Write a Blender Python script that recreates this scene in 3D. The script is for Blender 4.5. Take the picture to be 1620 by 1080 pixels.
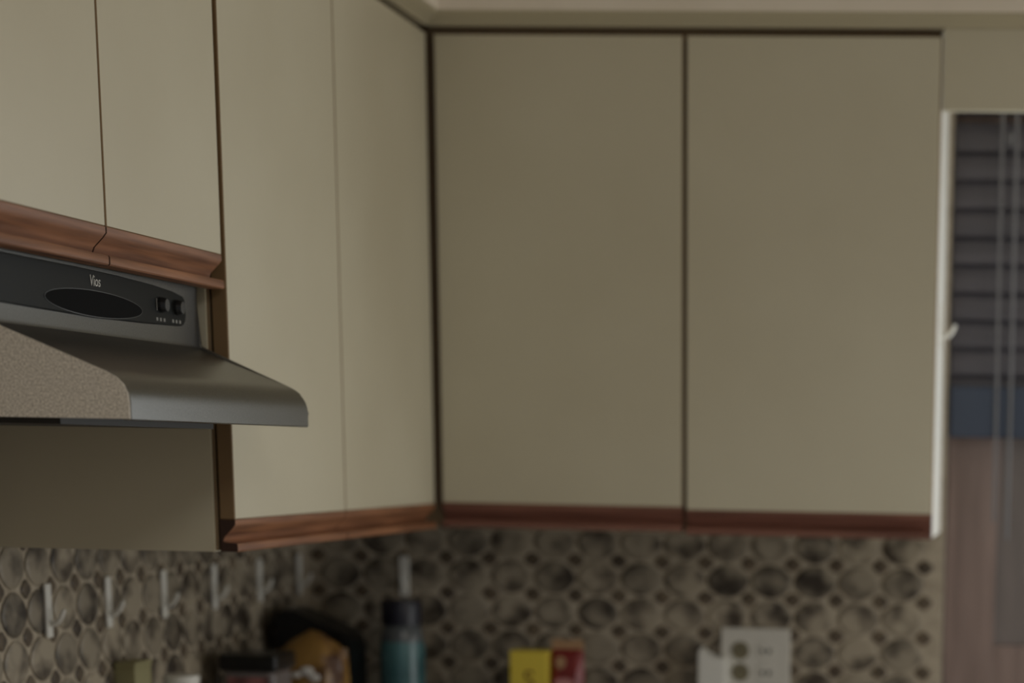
import bpy, bmesh, math, random
from mathutils import Matrix, Vector
random.seed(7)
for o in list(bpy.data.objects):
    bpy.data.objects.remove(o)
SC = bpy.context.scene
COL = SC.collection

# ------------------------------------------------------------------ camera
# the photograph is an off-centre crop of a larger frame: long lens, lens shift
F, CX, CY = 3600.0, 1376.17, 1447.19
YAW, PITCH, ROLL = 0.06862, 0.20009, 0.01811
CAM = Vector((0.96391, -3.66472, 0.09202))
def cam_rot():
    B = Matrix(((1, 0, 0), (0, 0, -1), (0, 1, 0)))
    c, s = math.cos(YAW), math.sin(YAW); Rz = Matrix(((c, -s, 0), (s, c, 0), (0, 0, 1)))
    c, s = math.cos(PITCH), math.sin(PITCH); Rx = Matrix(((1, 0, 0), (0, c, -s), (0, s, c)))
    c, s = math.cos(ROLL), math.sin(ROLL); Rr = Matrix(((c, -s, 0), (s, c, 0), (0, 0, 1)))
    return Rr @ Rx @ B @ Rz.transposed()
cd = bpy.data.cameras.new('camera')
cam = bpy.data.objects.new('camera', cd); COL.objects.link(cam)
flip = Matrix(((1, 0, 0), (0, -1, 0), (0, 0, -1)))
cam.matrix_world = Matrix.Translation(CAM) @ (flip @ cam_rot()).transposed().to_4x4()
cd.sensor_fit = 'HORIZONTAL'; cd.sensor_width = 36.0
cd.lens = F / 1620 * 36
cd.shift_x = (810 - CX) / 1620
cd.shift_y = (CY - 540) / 1620
cd.clip_start = 0.05
cd.dof.use_dof = True
cd.dof.focus_distance = 2.42
cd.dof.aperture_fstop = 3.3
SC.camera = cam

# ------------------------------------------------------------------ light
SC.view_settings.view_transform = 'Standard'
SC.view_settings.look = 'None'
SC.view_settings.gamma = 1.0
SC.view_settings.use_curve_mapping = False
SC.view_settings.exposure = 0.0
w = bpy.data.worlds.new('world'); SC.world = w; w.use_nodes = True
w.node_tree.nodes['Background'].inputs[0].default_value = (0.75, 0.85, 1.0, 1)
w.node_tree.nodes['Background'].inputs[1].default_value = 0.3
def area(name, loc, target, sx, sy, power, col):
    l = bpy.data.lights.new(name, 'AREA'); l.shape = 'RECTANGLE'; l.size = sx; l.size_y = sy
    l.energy = power; l.color = col
    o = bpy.data.objects.new(name, l); COL.objects.link(o); o.location = loc
    d = Vector(target) - Vector(loc)
    o.rotation_euler = d.to_track_quat('-Z', 'Y').to_euler()
    return o
# daylight through the window of the right wall and the glazed patio door, and the ceiling lamp behind the camera
area('patio_daylight', (1.40, 0.350, 0.02), (1.40, -1.0, 0.02), 0.66, 1.1, 7.3, (0.93, 0.98, 1.0))
area('side_window_daylight', (1.88, -0.62, -0.42), (0.0, -0.62, -0.42), 0.80, 1.0, 6.6, (0.97, 0.99, 1.0))
area('ceiling_lamp_light', (1.35, -2.9, 0.98), (1.35, -2.9, 0.0), 0.6, 0.6, 12.0, (1.0, 0.98, 0.945))

# ------------------------------------------------------------------ materials
def lin(c):
    return tuple(((v / 255) / 12.92 if v / 255 <= 0.04045 else ((v / 255 + 0.055) / 1.055) ** 2.4) for v in c) + (1,)
def newmat(name, rgb, rough=0.5, metal=0.0, **kw):
    m = bpy.data.materials.new(name); m.use_nodes = True
    b = m.node_tree.nodes['Principled BSDF']
    b.inputs['Base Color'].default_value = lin(rgb)
    b.inputs['Roughness'].default_value = rough
    b.inputs['Metallic'].default_value = metal
    for k, v in kw.items(): b.inputs[k].default_value = v
    return m
def noise_col(m, a, b_, scale=(20, 20, 20), detail=4.0, lo=0.35, hi=0.65, bump=0.0, rand=0.0, obj=True, nscale=1.0):
    nt = m.node_tree; N = nt.nodes; L = nt.links; P = N['Principled BSDF']
    tc = N.new('ShaderNodeTexCoord'); mp = N.new('ShaderNodeMapping'); mp.inputs['Scale'].default_value = scale
    L.new(tc.outputs['Object' if obj else 'Generated'], mp.inputs['Vector'])
    vec = mp.outputs['Vector']
    if rand:
        oi = N.new('ShaderNodeObjectInfo'); mul = N.new('ShaderNodeMath'); mul.operation = 'MULTIPLY'; mul.inputs[1].default_value = 37.0
        L.new(oi.outputs['Random'], mul.inputs[0])
        ad = N.new('ShaderNodeVectorMath'); ad.operation = 'ADD'
        L.new(vec, ad.inputs[0]); L.new(mul.outputs[0], ad.inputs[1]); vec = ad.outputs[0]
    tx = N.new('ShaderNodeTexNoise'); tx.inputs['Scale'].default_value = nscale; tx.inputs['Detail'].default_value = detail
    L.new(vec, tx.inputs['Vector'])
    cr = N.new('ShaderNodeValToRGB'); cr.color_ramp.elements[0].position = lo; cr.color_ramp.elements[1].position = hi
    cr.color_ramp.elements[0].color = lin(a); cr.color_ramp.elements[1].color = lin(b_)
    L.new(tx.outputs['Fac'], cr.inputs['Fac'])
    out = cr.outputs['Color']
    if rand:
        mr = N.new('ShaderNodeMapRange'); mr.inputs['To Min'].default_value = 1 - rand; mr.inputs['To Max'].default_value = 1 + rand
        L.new(oi.outputs['Random'], mr.inputs['Value'])
        hs = N.new('ShaderNodeHueSaturation'); L.new(mr.outputs[0], hs.inputs['Value']); L.new(out, hs.inputs['Color']); out = hs.outputs['Color']
    L.new(out, P.inputs['Base Color'])
    if bump:
        bp = N.new('ShaderNodeBump'); bp.inputs['Strength'].default_value = bump; bp.inputs['Distance'].default_value = 0.001
        L.new(tx.outputs['Fac'], bp.inputs['Height']); L.new(bp.outputs['Normal'], P.inputs['Normal'])
    return m
M = {}
M['laminate'] = noise_col(newmat('cream_laminate', (200, 191, 164), 0.42), (197, 189, 165), (205, 198, 175), (3, 3, 3), 5, .3, .7)
M['edge'] = newmat('tan_edge_band', (130, 104, 70), 0.55)
M['dark_edge'] = newmat('dark_cabinet_frame', (128, 108, 82), 0.7)
M['wood_y'] = noise_col(newmat('oak_along_run', (150, 92, 60), 0.55), (98, 60, 37), (158, 107, 72), (110, 5, 110), 6, .32, .68, .25)
M['wood_x'] = noise_col(newmat('oak_along_back', (120, 68, 50), 0.55), (100, 62, 50), (142, 96, 80), (5, 110, 110), 6, .32, .68, .25)
M['paint'] = noise_col(newmat('wall_paint', (228, 218, 204), 0.75), (236, 225, 208), (242, 232, 217), (6, 6, 6), 4)
M['trim'] = newmat('trim_paint', (186, 176, 148), 0.6)
M['ceiling'] = newmat('ceiling_paint', (224, 218, 205), 0.9)
M['floor'] = noise_col(newmat('floor_vinyl', (120, 105, 85), 0.5), (105, 90, 70), (140, 124, 100), (4, 4, 4))
M['grout'] = noise_col(newmat('backsplash_grout', (150, 138, 116), 0.8), (160, 148, 129), (184, 172, 152), (40, 40, 40))
M['tile'] = noise_col(newmat('mottled_tile', (110, 96, 74), 0.5), (60, 50, 38), (156, 145, 126), (24, 24, 24), 4, .35, .60, .2, rand=.2)
M['tile_small'] = noise_col(newmat('dark_accent_tile', (76, 62, 46), 0.5), (66, 54, 42), (112, 98, 78), (60, 60, 60), 4, .3, .7, .2, rand=.2)
M['hood'] = noise_col(newmat('hood_enamel', (108, 107, 104), 0.32, 0.88), (102, 101, 98), (116, 115, 112), (500, 500, 500), 2, .3, .7, .06)
M['hood_end'] = noise_col(newmat('hood_end_speckle', (200, 192, 178), 0.6, 0.0), (172, 163, 149), (240, 232, 218), (520, 520, 520), 2, .3, .7, .25)
M['hood_dark'] = newmat('hood_underside', (40, 37, 32), 0.6)
M['black'] = newmat('black_plastic', (30, 31, 30), 0.38)
M['matte_black'] = newmat('matte_black', (9, 9, 9), 0.9)
M['matte_black'].node_tree.nodes['Principled BSDF'].inputs['Specular IOR Level'].default_value = 0.15
M['wood_end'] = newmat('dark_end_grain', (58, 36, 26), 0.8)
M['black'].node_tree.nodes['Principled BSDF'].inputs['Specular IOR Level'].default_value = 0.06
M['black2'] = newmat('black_gloss', (12, 12, 12), 0.3)
M['knob'] = newmat('dark_grey_knob', (38, 38, 38), 0.35)
M['print'] = newmat('silver_print', (190, 188, 180), 0.4)
M['print_dim'] = newmat('grey_print', (120, 118, 112), 0.4)
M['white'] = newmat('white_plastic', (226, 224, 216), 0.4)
M['ivory'] = newmat('plate_plastic', (206, 202, 192), 0.45)
M['socket'] = newmat('brown_socket', (116, 108, 84), 0.5)
M['slot'] = newmat('dark_slot', (52, 48, 42), 0.6)
M['slat'] = noise_col(newmat('dark_slat', (92, 89, 92), 0.5), (78, 76, 83), (92, 89, 96), (4, 60, 60))
M['slate'] = newmat('slate_blue_rail', (56, 65, 82), 0.5)
M['cord'] = newmat('grey_cord', (118, 118, 122), 0.7)
M['door'] = noise_col(newmat('brown_door', (128, 106, 98), 0.5), (124, 106, 99), (148, 128, 120), (40, 40, 3), 5)
M['door_panel'] = noise_col(newmat('brown_door_panel', (118, 108, 102), 0.5), (114, 106, 102), (130, 120, 116), (40, 40, 3), 5)
M['clear_glass'] = newmat('clear_glass', (240, 245, 248), 0.02)
M['clear_glass'].node_tree.nodes['Principled BSDF'].inputs['Transmission Weight'].default_value = 1.0
M['glass'] = newmat('dark_glass', (40, 44, 52), 0.08)
M['counter'] = noise_col(newmat('counter_laminate', (120, 110, 96), 0.4), (100, 92, 80), (140, 130, 114), (60, 60, 60))
M['yellow'] = newmat('yellow_carton', (232, 208, 76), 0.5)
M['brown_ink'] = newmat('brown_ink', (120, 76, 24), 0.5)
M['red'] = noise_col(newmat('red_film', (130, 36, 34), 0.35), (112, 26, 26), (146, 48, 46), (40, 40, 40))
M['pink'] = newmat('pale_pink_print', (198, 140, 136), 0.4)
M['tan'] = newmat('tan_print', (176, 140, 104), 0.5)
M['teal'] = noise_col(newmat('teal_liquid_bottle', (74, 128, 128), 0.25), (54, 92, 96), (84, 124, 126), (20, 20, 20))
M['shoulder'] = newmat('smoky_bottle_shoulder', (92, 96, 98), 0.2)
M['navy'] = newmat('navy_cap', (24, 24, 38), 0.4)
M['bag'] = noise_col(newmat('snack_bag_print', (196, 146, 60), 0.35), (88, 58, 40), (150, 114, 58), (18, 18, 18), 3, .38, .52)
M['foil'] = newmat('white_bag_print', (216, 212, 206), 0.35)
M['olive'] = newmat('olive_carton', (150, 144, 104), 0.6)
M['clear'] = newmat('cloudy_plastic', (110, 102, 100), 0.25)
M['contents'] = noise_col(newmat('reddish_contents', (110, 66, 62), 0.6), (84, 50, 46), (150, 96, 92), (60, 60, 60))
M['blue_film'] = newmat('carton_side', (60, 30, 34), 0.5)

# ------------------------------------------------------------------ helpers
def link(name, me, mats, parent=None):
    o = bpy.data.objects.new(name, me); COL.objects.link(o)
    for m in (mats if isinstance(mats, (list, tuple)) else [mats]):
        if m not in [s for s in me.materials]: me.materials.append(m)
    if parent is not None: o.parent = parent
    return o
def tag(o, label, cat, group=None):
    o['label'] = label; o['category'] = cat
    if group: o['group'] = group
    return o
def empty(name, loc=(0, 0, 0)):
    o = bpy.data.objects.new(name, None); COL.objects.link(o); o.location = loc; o.empty_display_size = .02
    return o
def from_bm(name, bm, mats, parent=None, origin=None, smooth=False):
    bmesh.ops.recalc_face_normals(bm, faces=bm.faces[:])
    if origin is None and parent is not None:
        origin = Vector((0, 0, 0))
        pl = parent
        while pl is not None: origin = origin + pl.location; pl = pl.parent
        rel = Vector((0, 0, 0))
    else:
        origin = Vector(origin) if origin is not None else Vector((0, 0, 0)); rel = origin
    bmesh.ops.translate(bm, verts=bm.verts[:], vec=-origin)
    me = bpy.data.meshes.new(name); bm.to_mesh(me); bm.free()
    if smooth:
        for p in me.polygons: p.use_smooth = True
        me.set_sharp_from_angle(angle=math.radians(38))
    o = link(name, me, mats, parent); o.location = rel
    return o
def box_bm(lo, hi, bevel=0.0, seg=2, bm=None):
    own = bmesh.new()
    bmesh.ops.create_cube(own, size=1.0)
    for v in own.verts:
        v.co = Vector([lo[i] + (v.co[i] + .5) * (hi[i] - lo[i]) for i in range(3)])
    if bevel: bmesh.ops.bevel(own, geom=own.edges[:], offset=bevel, segments=seg, affect='EDGES', profile=.5)
    if bm is None: return own
    me = bpy.data.meshes.new('t'); own.to_mesh(me); own.free(); bm.from_mesh(me); bpy.data.meshes.remove(me)
    return bm
def box(name, lo, hi, mats, parent=None, bevel=0.0, origin=None, seg=2):
    if parent is None and origin is None: origin = ((lo[0] + hi[0]) / 2, (lo[1] + hi[1]) / 2, lo[2])
    return from_bm(name, box_bm(lo, hi, bevel, seg), mats, parent, origin)
def struct(o): o['kind'] = 'structure'; return o
def prism(pts, axis, a, b, bm=None):
    """closed 2D profile extruded along an axis; pts are the two remaining coordinates in order"""
    bm = bm or bmesh.new()
    def P(p, t):
        if axis == 'Y': return (p[0], t, p[1])
        if axis == 'X': return (t, p[0], p[1])
        return (p[0], p[1], t)
    A = [bm.verts.new(P(p, a)) for p in pts]; B = [bm.verts.new(P(p, b)) for p in pts]
    n = len(pts)
    for i in range(n): bm.faces.new((A[i], A[(i + 1) % n], B[(i + 1) % n], B[i]))
    bm.faces.new(A); bm.faces.new(B[::-1])
    return bm
def lathe_bm(prof, seg=32, c=(0, 0, 0)):
    bm = bmesh.new(); rings = []
    for r, z in prof:
        rings.append([bm.verts.new((c[0] + r * math.cos(2 * math.pi * i / seg), c[1] + r * math.sin(2 * math.pi * i / seg), c[2] + z)) for i in range(seg)])
    for a, b in zip(rings, rings[1:]):
        for i in range(seg): bm.faces.new((a[i], a[(i + 1) % seg], b[(i + 1) % seg], b[i]))
    bm.faces.new(rings[0][::-1]); bm.faces.new(rings[-1])
    return bm
def tube_bm(pts, r, seg=10, flat=1.0):
    bm = bmesh.new(); rings = []
    pts = [Vector(p) for p in pts]
    for i, p in enumerate(pts):
        t = (pts[min(i + 1, len(pts) - 1)] - pts[max(i - 1, 0)]).normalized()
        u = t.orthogonal().normalized(); v = t.cross(u)
        rr = r[i] if isinstance(r, (list, tuple)) else r
        rings.append([bm.verts.new(p + u * rr * math.cos(2 * math.pi * k / seg) + v * rr * math.sin(2 * math.pi * k / seg)) for k in range(seg)])
    for a, b in zip(rings, rings[1:]):
        best = min(range(seg), key=lambda s: sum((a[k].co - b[(k + s) % seg].co).length for k in range(seg)))
        for k in range(seg): bm.faces.new((a[k], a[(k + 1) % seg], b[(k + 1 + best) % seg], b[(k + best) % seg]))
    bm.faces.new(rings[0][::-1]); bm.faces.new(rings[-1])
    return bm
def text_mesh(name, s, size, mat, parent, mtx, shear=0.0, extrude=.0004):
    cu = bpy.data.curves.new('txt', 'FONT'); cu.body = s; cu.size = size; cu.extrude = extrude; cu.shear = shear
    cu.align_x = 'CENTER'; cu.align_y = 'CENTER'; cu.resolution_u = 4
    to = bpy.data.objects.new('txt', cu); COL.objects.link(to)
    dg = bpy.context.evaluated_depsgraph_get()
    me = bpy.data.meshes.new_from_object(to.evaluated_get(dg)); bpy.data.objects.remove(to); bpy.data.curves.remove(cu)
    me.materials.clear(); me.transform(mtx)
    off = Vector((0, 0, 0)); pl = parent
    while pl is not None: off += pl.location; pl = pl.parent
    me.transform(Matrix.Translation(-off))
    return link(name, me, mat, parent)

# ------------------------------------------------------------------ room
WX, WY = -0.32, 0.32            # faces of the left and the back wall
FZ, CZ = -1.42, 1.02            # floor and ceiling
RX, RY = 1.90, -5.0             # right and rear wall
OX = 0.806                      # left edge of the doorway
struct(box('floor', (WX - .1, RY - .1, FZ - .1), (RX + .1, WY + .5, FZ), M['floor']))
struct(box('ceiling', (WX - .1, RY - .1, CZ), (RX + .1, WY + .5, CZ + .1), M['ceiling']))
wall_l = struct(box('wall_left', (WX - .1, RY, FZ), (WX, WY + .12, CZ), M['grout']))
def holed(name, rects, mat):
    bm = bmesh.new()
    for lo, hi in rects: box_bm(lo, hi, bm=bm)
    return struct(from_bm(name, bm, mat, None, (rects[0][0][0], rects[0][0][1], FZ)))
wall_b = holed('wall_back', [((WX, WY, FZ), (OX, WY + .12, CZ)), ((OX, WY, .70), (1.77, WY + .12, CZ)), ((1.77, WY, FZ), (RX, WY + .12, CZ))], M['grout'])
holed('wall_right', [((RX, RY, FZ), (RX + .1, -1.05, CZ)), ((RX, -.19, FZ), (RX + .1, WY + .12, CZ)),
                     ((RX, -1.05, FZ), (RX + .1, -.19, -.95)), ((RX, -1.05, .11), (RX + .1, -.19, CZ))], M['paint'])
# window of the right wall, where the daylight comes from
struct(from_bm('window_1', prism([(-1.05, -.95), (-.19, -.95), (-.19, .11), (-1.05, .11)], 'X', RX + .06, RX + .075), M['ivory'], None, (RX + .07, -.62, -.95)))
# glazed patio door beside the brown door panel
bm = bmesh.new()
for lo, hi in (((1.035, .36, FZ), (1.065, .40, .698)), ((1.735, .36, FZ), (1.765, .40, .698)), ((1.065, .36, FZ), (1.735, .40, FZ + .12)), ((1.065, .36, .64), (1.735, .40, .698)), ((1.065, .36, -.62), (1.735, .40, -.54))):
    box_bm(lo, hi, bm=bm)
pd = struct(from_bm('door_2', bm, M['ivory'], None, (1.4, .38, FZ)))
box('pane', (1.062, .377, -.56), (1.738, .383, .645), M['clear_glass'], pd)
box('pane', (1.062, .377, FZ + .11), (1.738, .383, -.60), M['clear_glass'], pd)

# soffit above the cabinets and the crown strip under it
OH = 0.023
SZ = 0.748
bm = bmesh.new()
box_bm((WX, RY + .3, SZ), (OH, WY, CZ), bm=bm); box_bm((OH, -OH, SZ), (RX, WY, CZ), bm=bm)
struct(from_bm('wall_soffit', bm, M['paint'], None, (0, 0, SZ)))
crown = [(-.03, .7285), (.0, .7285), (.002, .7310), (.0065, .7345), (.0145, .7395), (.019, .7425), (.0215, .7445), (.0215, SZ), (-.03, SZ)]
struct(from_bm('trim_1', prism(crown, 'Y', RY + .3, -.0), M['trim'], None, (0, -2, .7285)))
struct(from_bm('trim_2', prism([(-x, z) for x, z in crown], 'X', -.0, RX), M['trim'], None, (1, 0, .7285)))

# ------------------------------------------------------------------ backsplash tiles
def tile_mesh(name, outline, h, inset, mat):
    bm = bmesh.new()
    n = len(outline)
    A = [bm.verts.new((x, y, -.002)) for x, y in outline]
    B = [bm.verts.new((x, y, h * .55)) for x, y in outline]
    C = [bm.verts.new((x * inset, y * inset, h)) for x, y in outline]
    for P, Q in ((A, B), (B, C)):
        for i in range(n): bm.faces.new((P[i], P[(i + 1) % n], Q[(i + 1) % n], Q[i]))
    bm.faces.new(C); bm.faces.new(A[::-1])
    bmesh.ops.recalc_face_normals(bm, faces=bm.faces[:])
    me = bpy.data.meshes.new(name); bm.to_mesh(me); bm.free(); me.materials.append(mat)
    return me
PH, PV = 0.0765, 0.0610
def oval(n, a, b, p):
    out = []
    for i in range(n):
        t = 2 * math.pi * i / n + math.pi / n; c, s = math.cos(t), math.sin(t)
        out.append((a * math.copysign(abs(c) ** (2 / p), c), b * math.copysign(abs(s) ** (2 / p), s)))
    return out
big = tile_mesh('lobed_tile', oval(16, PH * .478, PV * .478, 1.72), .0035, .84, M['tile'])
small = tile_mesh('accent_tile', oval(8, PH * .205, PV * .225, 1.2), .0028, .75, M['tile_small'])
def lay(wall, ex, org, u0, u1, v0, v1, uc, vc):
    nrm = ex.cross(Vector((0, 0, 1)))
    R = Matrix((ex, Vector((0, 0, 1)), nrm)).transposed().to_4x4()
    i0, i1 = math.floor((u0 - uc) / PH) - 1, math.ceil((u1 - uc) / PH) + 1
    j0, j1 = math.floor((v0 - vc) / PV), math.ceil((v1 - vc) / PV)
    for j in range(j0, j1 + 1):
        for i in range(i0, i1 + 1):
            for me, nm, du, dv, r in ((big, 'tile', 0, 0, PH * .47), (small, 'accent_tile', .5, .5, PH * .17)):
                u, v = uc + (i + du) * PH, vc + (j + dv) * PV
                if u - r < u0 or u + r > u1: continue
                o = bpy.data.objects.new(nm, me); COL.objects.link(o); o.parent = wall
                p = org + ex * u + Vector((0, 0, v))
                o.matrix_local = Matrix.Translation(p - wall.location) @ R @ Matrix.Rotation(random.uniform(-.03, .03) + (math.pi if random.random() < .5 else 0), 4, 'Z')
lay(wall_l, Vector((0, 1, 0)), Vector((WX, 0, 0)), -1.02, WY - .002, -.38, -.01, -.8590, -.1275)
lay(wall_b, Vector((1, 0, 0)), Vector((0, WY, 0)), WX + .002, OX - .001, -.37, -.01, .2778, -.2530)

# ------------------------------------------------------------------ cabinets
DT = .019            # door thickness
PULL = [(0, 0), (0, -.006), (-.0035, -.0105), (-.0085, -.0155), (-.0135, -.0205), (-.0155, -.0255), (-.0135, -.0272),
        (.0012, -.0285), (.0022, -.0300), (.0022, -.0370), (.0008, -.0385), (-DT, -.0385), (-DT, 0)]
def cab_door(parent, run, a, b, z0, z1):
    """a door in the face plane of a run ('L': x = 0, 'B': y = 0) with its wooden finger pull along the lower edge"""
    if run == 'L': d = box_bm((-DT, a, z0), (0, b, z1), .0012, 1)
    else: d = box_bm((a, 0, z0), (b, DT, z1), .0012, 1)
    fax = 0 if run == 'L' else 1
    d.normal_update()
    for f in d.faces: f.material_index = 0 if abs(f.normal[fax]) > .9 else 1
    o = from_bm('door', d, [M['laminate'], M['edge']], parent)
    if run == 'L': q = prism([(x, z0 + z) for x, z in PULL], 'Y', a, b); m = M['wood_y']
    else: q = prism([(-x, z0 + z) for x, z in PULL], 'X', a, b); m = M['wood_x']
    q.normal_update()
    for f in q.faces: f.material_index = 1 if abs(f.normal[1 - fax]) > .9 else 0
    p = from_bm('finger_pull', q, [m, M['wood_end']], o, smooth=True)
    p['label'] = 'reddish oak finger pull strip'
    return o
CB = -.0250          # front of the carcasses, behind the doors
TOP = .7285
BOT = -.0385
def shell(name, lo, hi, open_axis, parent):
    """carcass: side panels, top, bottom and back"""
    bm = bmesh.new(); t = .016
    (x0, y0, z0), (x1, y1, z1) = lo, hi
    if open_axis == 'X':
        box_bm((x0, y0, z0), (x1, y0 + t, z1), bm=bm); box_bm((x0, y1 - t, z0), (x1, y1, z1), bm=bm)
        box_bm((x0, y0 + t, z0), (x1, y1 - t, z0 + t), bm=bm); box_bm((x0, y0 + t, z1 - t), (x1, y1 - t, z1), bm=bm)
        box_bm((x0, y0 + t, z0 + t), (x0 + .006, y1 - t, z1 - t), bm=bm)
    else:
        box_bm((x0, y0, z0), (x0 + t, y1, z1), bm=bm); box_bm((x1 - t, y0, z0), (x1, y1, z1), bm=bm)
        box_bm((x0 + t, y0, z0), (x1 - t, y1, z0 + t), bm=bm); box_bm((x0 + t, y0, z1 - t), (x1 - t, y1, z1), bm=bm)
        box_bm((x0 + t, y1 - .006, z0 + t), (x1 - t, y1, z1 - t), bm=bm)
    return from_bm(name, bm, M['laminate'], parent)
# cabinet over the hood
c1 = tag(empty('wall_cabinet', (-.16, -1.29, .27)), 'short cream two-door wall cabinet above the range hood', 'cabinet', 'cream wall cabinets')
shell('carcass', (WX, -1.640, .2700), (CB, -.958, TOP), 'X', c1)
box('face_frame', (CB, -1.636, .2720), (CB + .0035, -.960, TOP), M['dark_edge'], c1)
cab_door(c1, 'L', -1.640, -1.2938, .3065, .7165)
cab_door(c1, 'L', -1.2905, -.9535, .3065, .7165)
# tall cabinet to the corner
c2 = tag(empty('wall_cabinet', (-.16, -.47, BOT)), 'tall cream corner wall cabinet between the range hood and the corner', 'cabinet', 'cream wall cabinets')
shell('carcass', (WX, -.9440, BOT), (CB, .018, TOP), 'X', c2)
box('face_frame', (CB, -.9400, BOT + .002), (CB + .0035, .0185, TOP), M['dark_edge'], c2)
cab_door(c2, 'L', -.9400, -.4920, 0.0, .7165)
cab_door(c2, 'L', -.4895, -.0105, 0.0, .7165)
# cabinet on the back wall
c3 = tag(empty('wall_cabinet', (.41, .16, BOT)), 'wide cream two-door wall cabinet on the back wall beside the doorway', 'cabinet', 'cream wall cabinets')
shell('carcass', (.018, -CB, BOT), (.7970, WY, TOP), 'Y', c3)
sp = box('side_panel', (.7970, .0205, BOT), (.8000, WY, .7280), M['white'], c3); sp['label'] = 'cabinet side panel facing the doorway, whitened as if daylit'  # beige cabinet side coloured white: the doorway light is put into its colour
box('face_frame', (-.0200, -CB - .0035, BOT + .002), (.7960, -CB, TOP), M['dark_edge'], c3)
cab_door(c3, 'B', .0100, .3998, .0020, .7165)
cab_door(c3, 'B', .4056, .7985, -.0020, .7165)
# board over the doorway, in line with the doors
v = box('valance_board', (.8015, 0, .6095), (RX, DT, .7283), M['laminate'], None, .001)
tag(v, 'cream valance board bridging over the doorway right of the cabinets', 'valance')

# ------------------------------------------------------------------ range hood
HN, HF = -1.500, -.957
hood = tag(empty('range_hood', (-.1, -1.23, .11)), 'grey metal range hood with black control strip under the short cabinet', 'range hood')
prof = [(-.318, .2690), (-.0285, .2690), (-.0300, .2040), (-.0290, .2005), (-.0230, .1965), (.0740, .1585), (.0800, .1558), (.0858, .1525), (.0908, .1485), (.0948, .1440),
        (.0977, .1390), (.0995, .1335), (.1003, .1275), (.1003, .1115), (.0985, .1105), (.0930, .1105), (.0915, .1180), (-.300, .1180), (-.302, .1105), (-.318, .1105)]
hb = prism(prof, 'Y', HN + .0015, HF)
es = [e for e in hb.edges if all(abs(v_.co.y - HF) < 1e-6 for v_ in e.verts) and all(v_.co.x > -.035 and v_.co.z > .109 for v_ in e.verts) and not all(v_.co.z < .119 and v_.co.x < .1 for v_ in e.verts)]
bmesh.ops.bevel(hb, geom=es, offset=.0035, segments=3, affect='EDGES')
ho = from_bm('body', hb, M['hood'], hood, smooth=True)
endp = [(-.318, .2000), (-.0290, .2000), (-.0230, .1965), (.0780, .1560), (.0880, .1505), (.0945, .1440), (.0983, .1355), (.0994, .1260), (.0994, .1118), (-.318, .1118)]
q = prism(endp, 'Y', HN - .0012, HN + .0015)
e_ = from_bm('end_panel', q, M['hood_end'], hood); e_['label'] = 'speckled beige end panel'
box('grease_filter', (-.280, HN + .025, .1060), (.020, HF - .10, .1180), M['hood_dark'], hood)
# control strip: bowed black plastic
out = [(-1.497, .2186), (-1.400, .2178), (-1.2614, .2170), (-1.130, .2186), (-1.0240, .2212), (-1.0120, .2222), (-1.0065, .2270), (-1.0040, .2338), (-1.0042, .2440), (-1.0070, .2525),
       (-1.0120, .2560), (-1.0424, .2600), (-1.100, .2630), (-1.200, .2655), (-1.300, .2665), (-1.497, .2668)]
bm = bmesh.new()
X0 = -.0300
A = [bm.verts.new((X0, y, z)) for y, z in out]
cyz = (-1.25, .2425)
B = [bm.verts.new((X0 + .0035, cyz[0] + (y - cyz[0]) * .995, cyz[1] + (z - cyz[1]) * .93)) for y, z in out]
n = len(out)
for i in range(n): bm.faces.new((A[i], A[(i + 1) % n], B[(i + 1) % n], B[i]))
bm.faces.new(B); bm.faces.new(A[::-1])
cp = from_bm('control_panel', bm, M['black'], hood)
cp['label'] = 'black control strip with oval recess and two knobs'
XF = X0 + .0035
el = [(-1.264 + .125 * math.cos(t), .2312 + .0128 * math.sin(t)) for t in [2 * math.pi * i / 40 for i in range(40)]]
bm = prism([(-1.264 + (y + 1.264) * 1.015, .2312 + (z - .2312) * 1.07) for y, z in el], 'X', XF - .001, XF + .0006)
from_bm('oval_rim', bm, M['knob'], cp)
bm = prism(el, 'X', XF - .001, XF + .0010)
from_bm('oval_recess', bm, M['matte_black'], cp)
for y in (-1.0827, -1.0348):
    bm = lathe_bm([(.0085, 0), (.0085, .004), (.0072, .0085), (.0066, .009)], 20)
    bmesh.ops.transform(bm, matrix=Matrix.Translation((XF - .0005, y, .2415)) @ Matrix.Rotation(math.pi / 2, 4, 'Y'), verts=bm.verts[:])
    k = from_bm('knob', bm, M['knob'], cp)
for y0, zz in ((-1.0827, .2258), (-1.0348, .2262)):
    bm = bmesh.new()
    for dx in (-.0115, -.001, .010):
        box_bm((XF - .0002, y0 + dx - .0026, zz - .0020), (XF + .0004, y0 + dx + .0026, zz + .0016), bm=bm)
    from_bm('printed_marks', bm, M['print_dim'], cp)
box('printed_scale', (XF - .0002, -1.0945, .2350), (XF + .0004, -1.0925, .2480), M['print_dim'], cp)
RX_TEXT = Matrix(((0, 0, 1, 0), (1, 0, 0, 0), (0, 1, 0, 0), (0, 0, 0, 1)))
text_mesh('logo_lettering', 'Vios', .0160, M['print'], cp, Matrix.Translation((XF + .0003, -1.2640, .2540)) @ RX_TEXT, .15)

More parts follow.
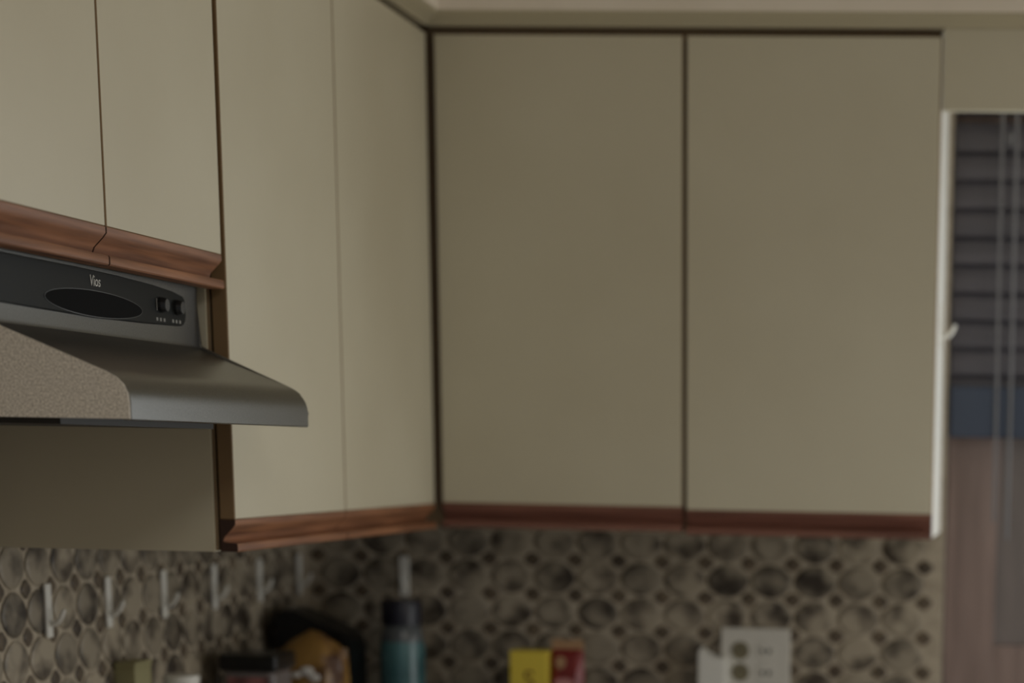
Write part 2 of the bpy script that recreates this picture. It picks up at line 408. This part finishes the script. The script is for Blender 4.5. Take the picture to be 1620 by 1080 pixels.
# ------------------------------------------------------------------ door and blind at the right
DY = .385
dr = struct(empty('door_1', (.92, DY, FZ)))
DX0, DX1, DZ1 = OX + .002, 1.032, .698
def dpart(nm, lo, hi, m, b=.002): return box(nm, lo, hi, m, dr, b)
dpart('stile', (DX0, DY, FZ), (.8965, DY + .035, DZ1), M['door'])
dpart('stile', (1.000, DY, FZ), (DX1, DY + .035, DZ1), M['door'])
dpart('rail', (.8965, DY, -.330), (1.000, DY + .035, -.237), M['door'])
dpart('rail', (.8965, DY, FZ), (1.000, DY + .035, FZ + .2), M['door'])
dpart('rail', (.8965, DY, .60), (1.000, DY + .035, DZ1), M['door'])
dpart('rail', (.8965, DY, .125), (1.000, DY + .035, .195), M['door'])
dpart('panel', (.8965, DY + .010, -.237), (1.000, DY + .028, .125), M['door_panel'], 0)
dpart('panel', (.8965, DY + .010, FZ + .2), (1.000, DY + .028, -.330), M['door_panel'], 0)
dpart('pane', (.8965, DY + .012, .195), (1.000, DY + .020, .60), M['glass'], 0)
bl = tag(empty('window_blind', (.92, .352, .12)), 'dark grey slatted blind hanging over the brown door', 'blind')
BX0, BX1 = OX + .004, 1.028
box('head_rail', (BX0, .336, .655), (BX1, .372, .695), M['slate'], bl, .002)
z = .6170
sl = None
for k in range(10):
    zc = z - .0457 * k
    bm = bmesh.new()
    P = []
    for s in (-1, -.5, 0, .5, 1):     # a curved slat, nearly closed
        P.append((.354 + s * .0065 - .0022 * (1 - s * s), zc + s * .0235))
    pr = P + [(y + .0022, zz) for y, zz in P[::-1]]
    from_bm('slat', prism(pr, 'X', BX0, BX1), M['slat'], bl)
box('bottom_rail', (BX0, .3300, .1215), (BX1, .3440, .2080), M['slate'], bl, .004, seg=3)
for x in (.8880, .9120):
    from_bm('cord', tube_bm([(x, .331, .66), (x + .001, .328, .40), (x + .003, .326, .15), (x + .003, .326, -.02 if x < .9 else -.05)], .0028, 8), M['cord'], bl)
from_bm('cord_tassel', lathe_bm([(.002, 0), (.005, .004), (.0045, .018), (.002, .024)], 12, (.902, .333, .600)), M['cord'], bl)

# ------------------------------------------------------------------ counter (below the frame; carries the things)
CT = -.50
bm = bmesh.new(); box_bm((WX, -.94, CT - .038), (.30, WY, CT), bm=bm); box_bm((.30, -.30, CT - .038), (.79, WY, CT), bm=bm)
tag(from_bm('countertop', bm, M['counter'], None, (0, 0, CT - .038)), 'brown speckled corner countertop below the tiled backsplash', 'countertop')
tag(box('base_cabinet', (WX + .002, -.93, FZ), (.27, -.272, CT - .038), M['laminate']), 'cream base cabinet under the left countertop', 'cabinet')
tag(box('base_cabinet', (WX + .002, -.27, FZ), (.78, WY - .002, CT - .038), M['laminate']), 'cream base cabinet under the back countertop', 'cabinet')

# ------------------------------------------------------------------ adhesive hooks
def hook_proto():
    bm = box_bm((-.0085, 0, -.070), (.0085, .0045, 0), .0016, 2)
    box_bm((-.0075, -.0002, -.066), (.0075, .0002, -.004), bm=bm)
    plate = bpy.data.meshes.new('backplate'); bmesh.ops.recalc_face_normals(bm, faces=bm.faces[:]); bm.to_mesh(plate); bm.free(); plate.materials.append(M['white'])
    bm = tube_bm([(0, .003, -.050), (0, .008, -.0525), (0, .014, -.0500), (0, .019, -.0435), (0, .0225, -.0360), (0, .0235, -.0325)], [.004, .0036, .0033, .0032, .003, .0022], 10)
    arm = bpy.data.meshes.new('hook_arm'); bmesh.ops.recalc_face_normals(bm, faces=bm.faces[:]); bm.to_mesh(arm); bm.free(); arm.materials.append(M['white'])
    for p in arm.polygons: p.use_smooth = True
    return plate, arm
plate_me, arm_me = hook_proto()
def hook(loc, rz, label, group):
    e = empty('adhesive_hook', loc); e.rotation_euler = (0, 0, rz); tag(e, label, 'hook', group)
    for nm, me in (('backplate', plate_me), ('hook_arm', arm_me)):
        o = bpy.data.objects.new(nm, me); COL.objects.link(o); o.parent = e
TL = .0035
ordn = ['nearest white adhesive hook on the left tiled wall, first from the left', 'white adhesive hook on the left tiled wall, second from the left',
        'white adhesive hook on the left tiled wall, third from the left', 'white adhesive hook on the left tiled wall, fourth from the left',
        'white adhesive hook on the left tiled wall, fifth from the left, in shade', 'shaded white adhesive hook on the left tiled wall, closest to the corner']
for i, y in enumerate((-.768, -.572, -.367, -.157, .055, .262)):
    hook((WX + TL, y, -.0925 - .001 * i), -math.pi / 2, ordn[i], 'white hooks under the wall cabinets')
hook((-.1425, WY - TL, -.0990), math.pi, 'white adhesive hook on the back tiled wall above the teal bottle', 'white hooks under the wall cabinets')
hook((.8000, .150, .3320), -math.pi / 2, 'white adhesive hook on the right side of the back wall cabinet', 'white hooks under the wall cabinets')

# ------------------------------------------------------------------ outlet and adapter
ol = tag(empty('outlet_plate', (.481, WY, -.333)), 'white double outlet plate on the back tiled wall', 'outlet')
PYF = WY - .0085
box('cover_plate', (.4200, PYF, -.3330), (.5420, WY - .003, -.2110), M['ivory'], ol, .002)
def disc(x, z, rx, rz_, y0, y1, m, parent, nm):
    return from_bm(nm, prism([(x + rx * math.cos(2 * math.pi * i / 24), z + rz_ * math.sin(2 * math.pi * i / 24)) for i in range(24)], 'Y', y0, y1) if False else
                   prism_y([(x + rx * math.cos(2 * math.pi * i / 24), z + rz_ * math.sin(2 * math.pi * i / 24)) for i in range(24)], y0, y1), m, parent)
def prism_y(pts, y0, y1): return prism(pts, 'Y', y0, y1)
for zz in (-.2505, -.2885):
    s_ = disc(.4545, zz, .0155, .0160, PYF - .002, PYF + .001, M['socket'], ol, 'receptacle'); s_['label'] = 'olive brown receptacle'
    for dx in (-.006, .006): box('slot', (.4545 + dx - .001, PYF - .0023, zz - .001), (.4545 + dx + .001, PYF - .0018, zz + .007), M['slot'], s_)
    r_ = disc(.5000, zz, .0155, .0160, PYF - .002, PYF + .001, M['ivory'], ol, 'receptacle')
    for dx in (-.006, .006): box('slot', (.5000 + dx - .0028, PYF - .0024, zz - .004), (.5000 + dx + .0028, PYF - .0016, zz + .004), M['slot'], r_)
ad = tag(empty('plug_adapter', (.412, .30, -.36)), 'white plug adapter beside the outlet plate', 'adapter')
bm = prism([(.3850, -.3600), (.3850, -.2560), (.3880, -.2445), (.3925, -.2460), (.4000, -.2570), (.4120, -.2620), (.4290, -.2610), (.4330, -.2650), (.4330, -.3600)], 'Y', .272, .314)
bmesh.ops.bevel(bm, geom=bm.edges[:], offset=.0022, segments=2, affect='EDGES')
from_bm('adapter_body', bm, M['white'], ad)
from_bm('adapter_cord', tube_bm([(.409, .290, -.358), (.409, .288, -.40), (.400, .275, -.46), (.390, .25, -.496), (.36, .20, -.4965)], .003, 8), M['white'], ad)

# ------------------------------------------------------------------ things on the counter
# bottle
b = tag(empty('bottle', (-.117, .200, CT)), 'teal bottle with dark navy cap near the corner', 'bottle')
def lp(nm, prof, m, parent, c): return from_bm(nm, lathe_bm(prof, 36, c), m, parent, smooth=True)
cc = (-.117, .200, CT)
lp('bottle_body', [(.034, 0), (.0385, .004), (.0390, .02), (.0390, .235), (.0385, .250), (.0370, .262)], M['teal'], b, cc)
lp('bottle_shoulder', [(.0370, .262), (.0360, .272), (.0330, .284), (.0300, .291)], M['shoulder'], b, cc)
lp('cap', [(.0345, .290), (.0350, .294), (.0350, .325), (.0335, .331), (.028, .332)], M['navy'], b, cc)
# yellow carton
y = tag(empty('yellow_carton', (.103, .225, CT)), 'yellow carton with brown lettering in front of the back wall', 'carton')
box('carton_body', (.0700, .2000, CT), (.1360, .2500, -.2505), M['yellow'], y, .0012)
MT = Matrix(((1, 0, 0, 0), (0, 0, -1, 0), (0, 1, 0, 0), (0, 0, 0, 1)))
text_mesh('lettering', 'S', .046, M['brown_ink'], y, Matrix.Translation((.1035, .1997, -.3020)) @ MT)
# red pouch
r = tag(empty('red_package', (.166, .225, CT)), 'dark red printed package standing right of the yellow carton', 'package')
bm = bmesh.new(); rows = []
for zz, hw, hd in ((CT, .0285, .020), (CT + .06, .0285, .023), (CT + .15, .0285, .021), (-.290, .0280, .016), (-.258, .0275, .009), (-.248, .0275, .003)):
    rows.append([bm.verts.new((.1660 + sx * hw, .225 + sy * hd, zz)) for sx, sy in ((-1, -.35), (-.6, -1), (.6, -1), (1, -.35), (1, .35), (.6, 1), (-.6, 1), (-1, .35))])
for a, c in zip(rows, rows[1:]):
    for i in range(8): bm.faces.new((a[i], a[(i + 1) % 8], c[(i + 1) % 8], c[i]))
bm.faces.new(rows[0][::-1]); bm.faces.new(rows[-1])
from_bm('pouch', bm, M['red'], r)
bm = bmesh.new()
for k in range(11):
    x = .1388 + k * .0050; box_bm((x, .2232 + (k % 2) * .0008, -.2495), (x + .0050, .2268 + (k % 2) * .0008, -.2315 + .001 * math.sin(k)), bm=bm)
t = from_bm('top_seal', bm, M['tan'], r); t['label'] = 'tan crimped top seal'
def blob(nm, pts, m, parent, y0=.2005):
    return from_bm(nm, prism_y(pts, y0, y0 + .010), m, parent)
blob('printed_patch', [(.1560 + .0085 * math.cos(a * .524), -.2700 + .0110 * math.sin(a * .524)) for a in range(12)], M['tan'], r, .2095)
blob('printed_patch', [(.1630 + .0180 * math.cos(a * .524), -.3050 + .0085 * math.sin(a * .524)) for a in range(12)], M['pink'], r, .2065)
# clear canister with black lid
k = tag(empty('storage_canister', (-.238, -.17, CT)), 'cloudy plastic canister with flat black lid at the left wall', 'canister')
box('canister_body', (-.2820, -.2250, CT), (-.2010, -.1350, -.2540), M['clear'], k, .008)
box('contents_window', (-.2740, -.2258, CT + .02), (-.2090, -.2240, -.2640), M['contents'], k)
box('lid', (-.2870, -.2300, -.2540), (-.1960, -.1300, -.2290), M['black2'], k, .004)
# snack bag
def bag(cx, cy, top, label):
    e = tag(empty('snack_bag', (cx, cy, CT)), label, 'bag')
    bm = bmesh.new(); nu, nv = 28, 16; rows = []
    rnd = random.Random(3)
    H = top - CT
    for j in range(nv + 1):
        v_ = j / nv; row = []
        for i in range(nu):
            t = 2 * math.pi * i / nu
            hw = .066 * (1 - .15 * v_) ; hd = .045 * math.sqrt(max(0.0, 1 - v_ ** 3)) + .0025
            x = hw * math.copysign(abs(math.cos(t)) ** .7, math.cos(t)); yy = hd * math.copysign(abs(math.sin(t)) ** .8, math.sin(t))
            z_ = v_ * H
            peak = 1 - .34 * max(0, (abs(x - .005) / .066)) ** 1.1 * v_ ** 3
            z_ = z_ * (1 - (1 - peak) * .42)
            w_ = .003 * math.sin(9 * t + 7 * v_) + .0025 * rnd.uniform(-1, 1)
            row.append(bm.verts.new((cx + x + w_ * math.cos(t), cy + yy + w_ * math.sin(t), CT + z_)))
        rows.append(row)
    for a, c in zip(rows, rows[1:]):
        for i in range(nu): bm.faces.new((a[i], a[(i + 1) % nu], c[(i + 1) % nu], c[i]))
    bm.faces.new(rows[0][::-1]); bm.faces.new(rows[-1])
    from_bm('bag_film', bm, M['bag'], e, smooth=True)
    bm = bmesh.new()
    for (px, pz, s) in ((.006, -.066, .012), (.018, -.076, .010), (-.012, -.072, .008)):
        bmesh.ops.create_icosphere(bm, subdivisions=2, radius=1, matrix=Matrix.Translation((cx + px, cy - .043, top + pz)) @ Matrix.Diagonal((s, .003, s * .7, 1)))
    from_bm('printed_patch', bm, M['foil'], e)
    return e
bag(-.199, -.045, -.2000, 'yellow and brown snack bag behind the black-lidded canister')
# plain black block with a sloping top in the corner
a = tag(empty('corner_block', (-.238, .11, CT)), 'black rounded block with sloping top behind the snack bag', 'appliance')
bm = prism([(-.2950, CT + .012), (-.1700, CT + .012), (-.1680, -.238), (-.1760, -.2170), (-.2000, -.2080), (-.2680, -.1790), (-.2860, -.1800), (-.2950, -.1930)], 'Y', .060, .165)
bmesh.ops.bevel(bm, geom=bm.edges[:], offset=.006, segments=2, affect='EDGES')
from_bm('block_body', bm, M['black2'], a)
box('base', (-.2970, .0570, CT), (-.1690, .1680, CT + .014), M['black'], a, .003)
# olive carton and white canister at the left
o1 = tag(empty('olive_carton', (-.293, -.53, CT)), 'olive carton against the left tiled wall', 'carton')
box('carton_body', (-.3150, -.5600, CT), (-.2860, -.5000, -.2200), M['olive'], o1, .001)
box('carton_flap', (-.3150, -.5600, -.2200), (-.2850, -.4980, -.2130), M['olive'], o1, .001)
wc = tag(empty('white_canister', (-.262, -.45, CT)), 'white canister with round rim at the left of the black-lidded canister', 'canister')
cc = (-.262, -.45, CT)
lp('canister_body', [(.0235, 0), (.0245, .004), (.0245, .245), (.0235, .249)], M['white'], wc, cc)
lp('rim', [(.0255, .249), (.0262, .251), (.0262, .258), (.0250, .2605), (.0, .2605)][:4], M['white'], wc, cc)
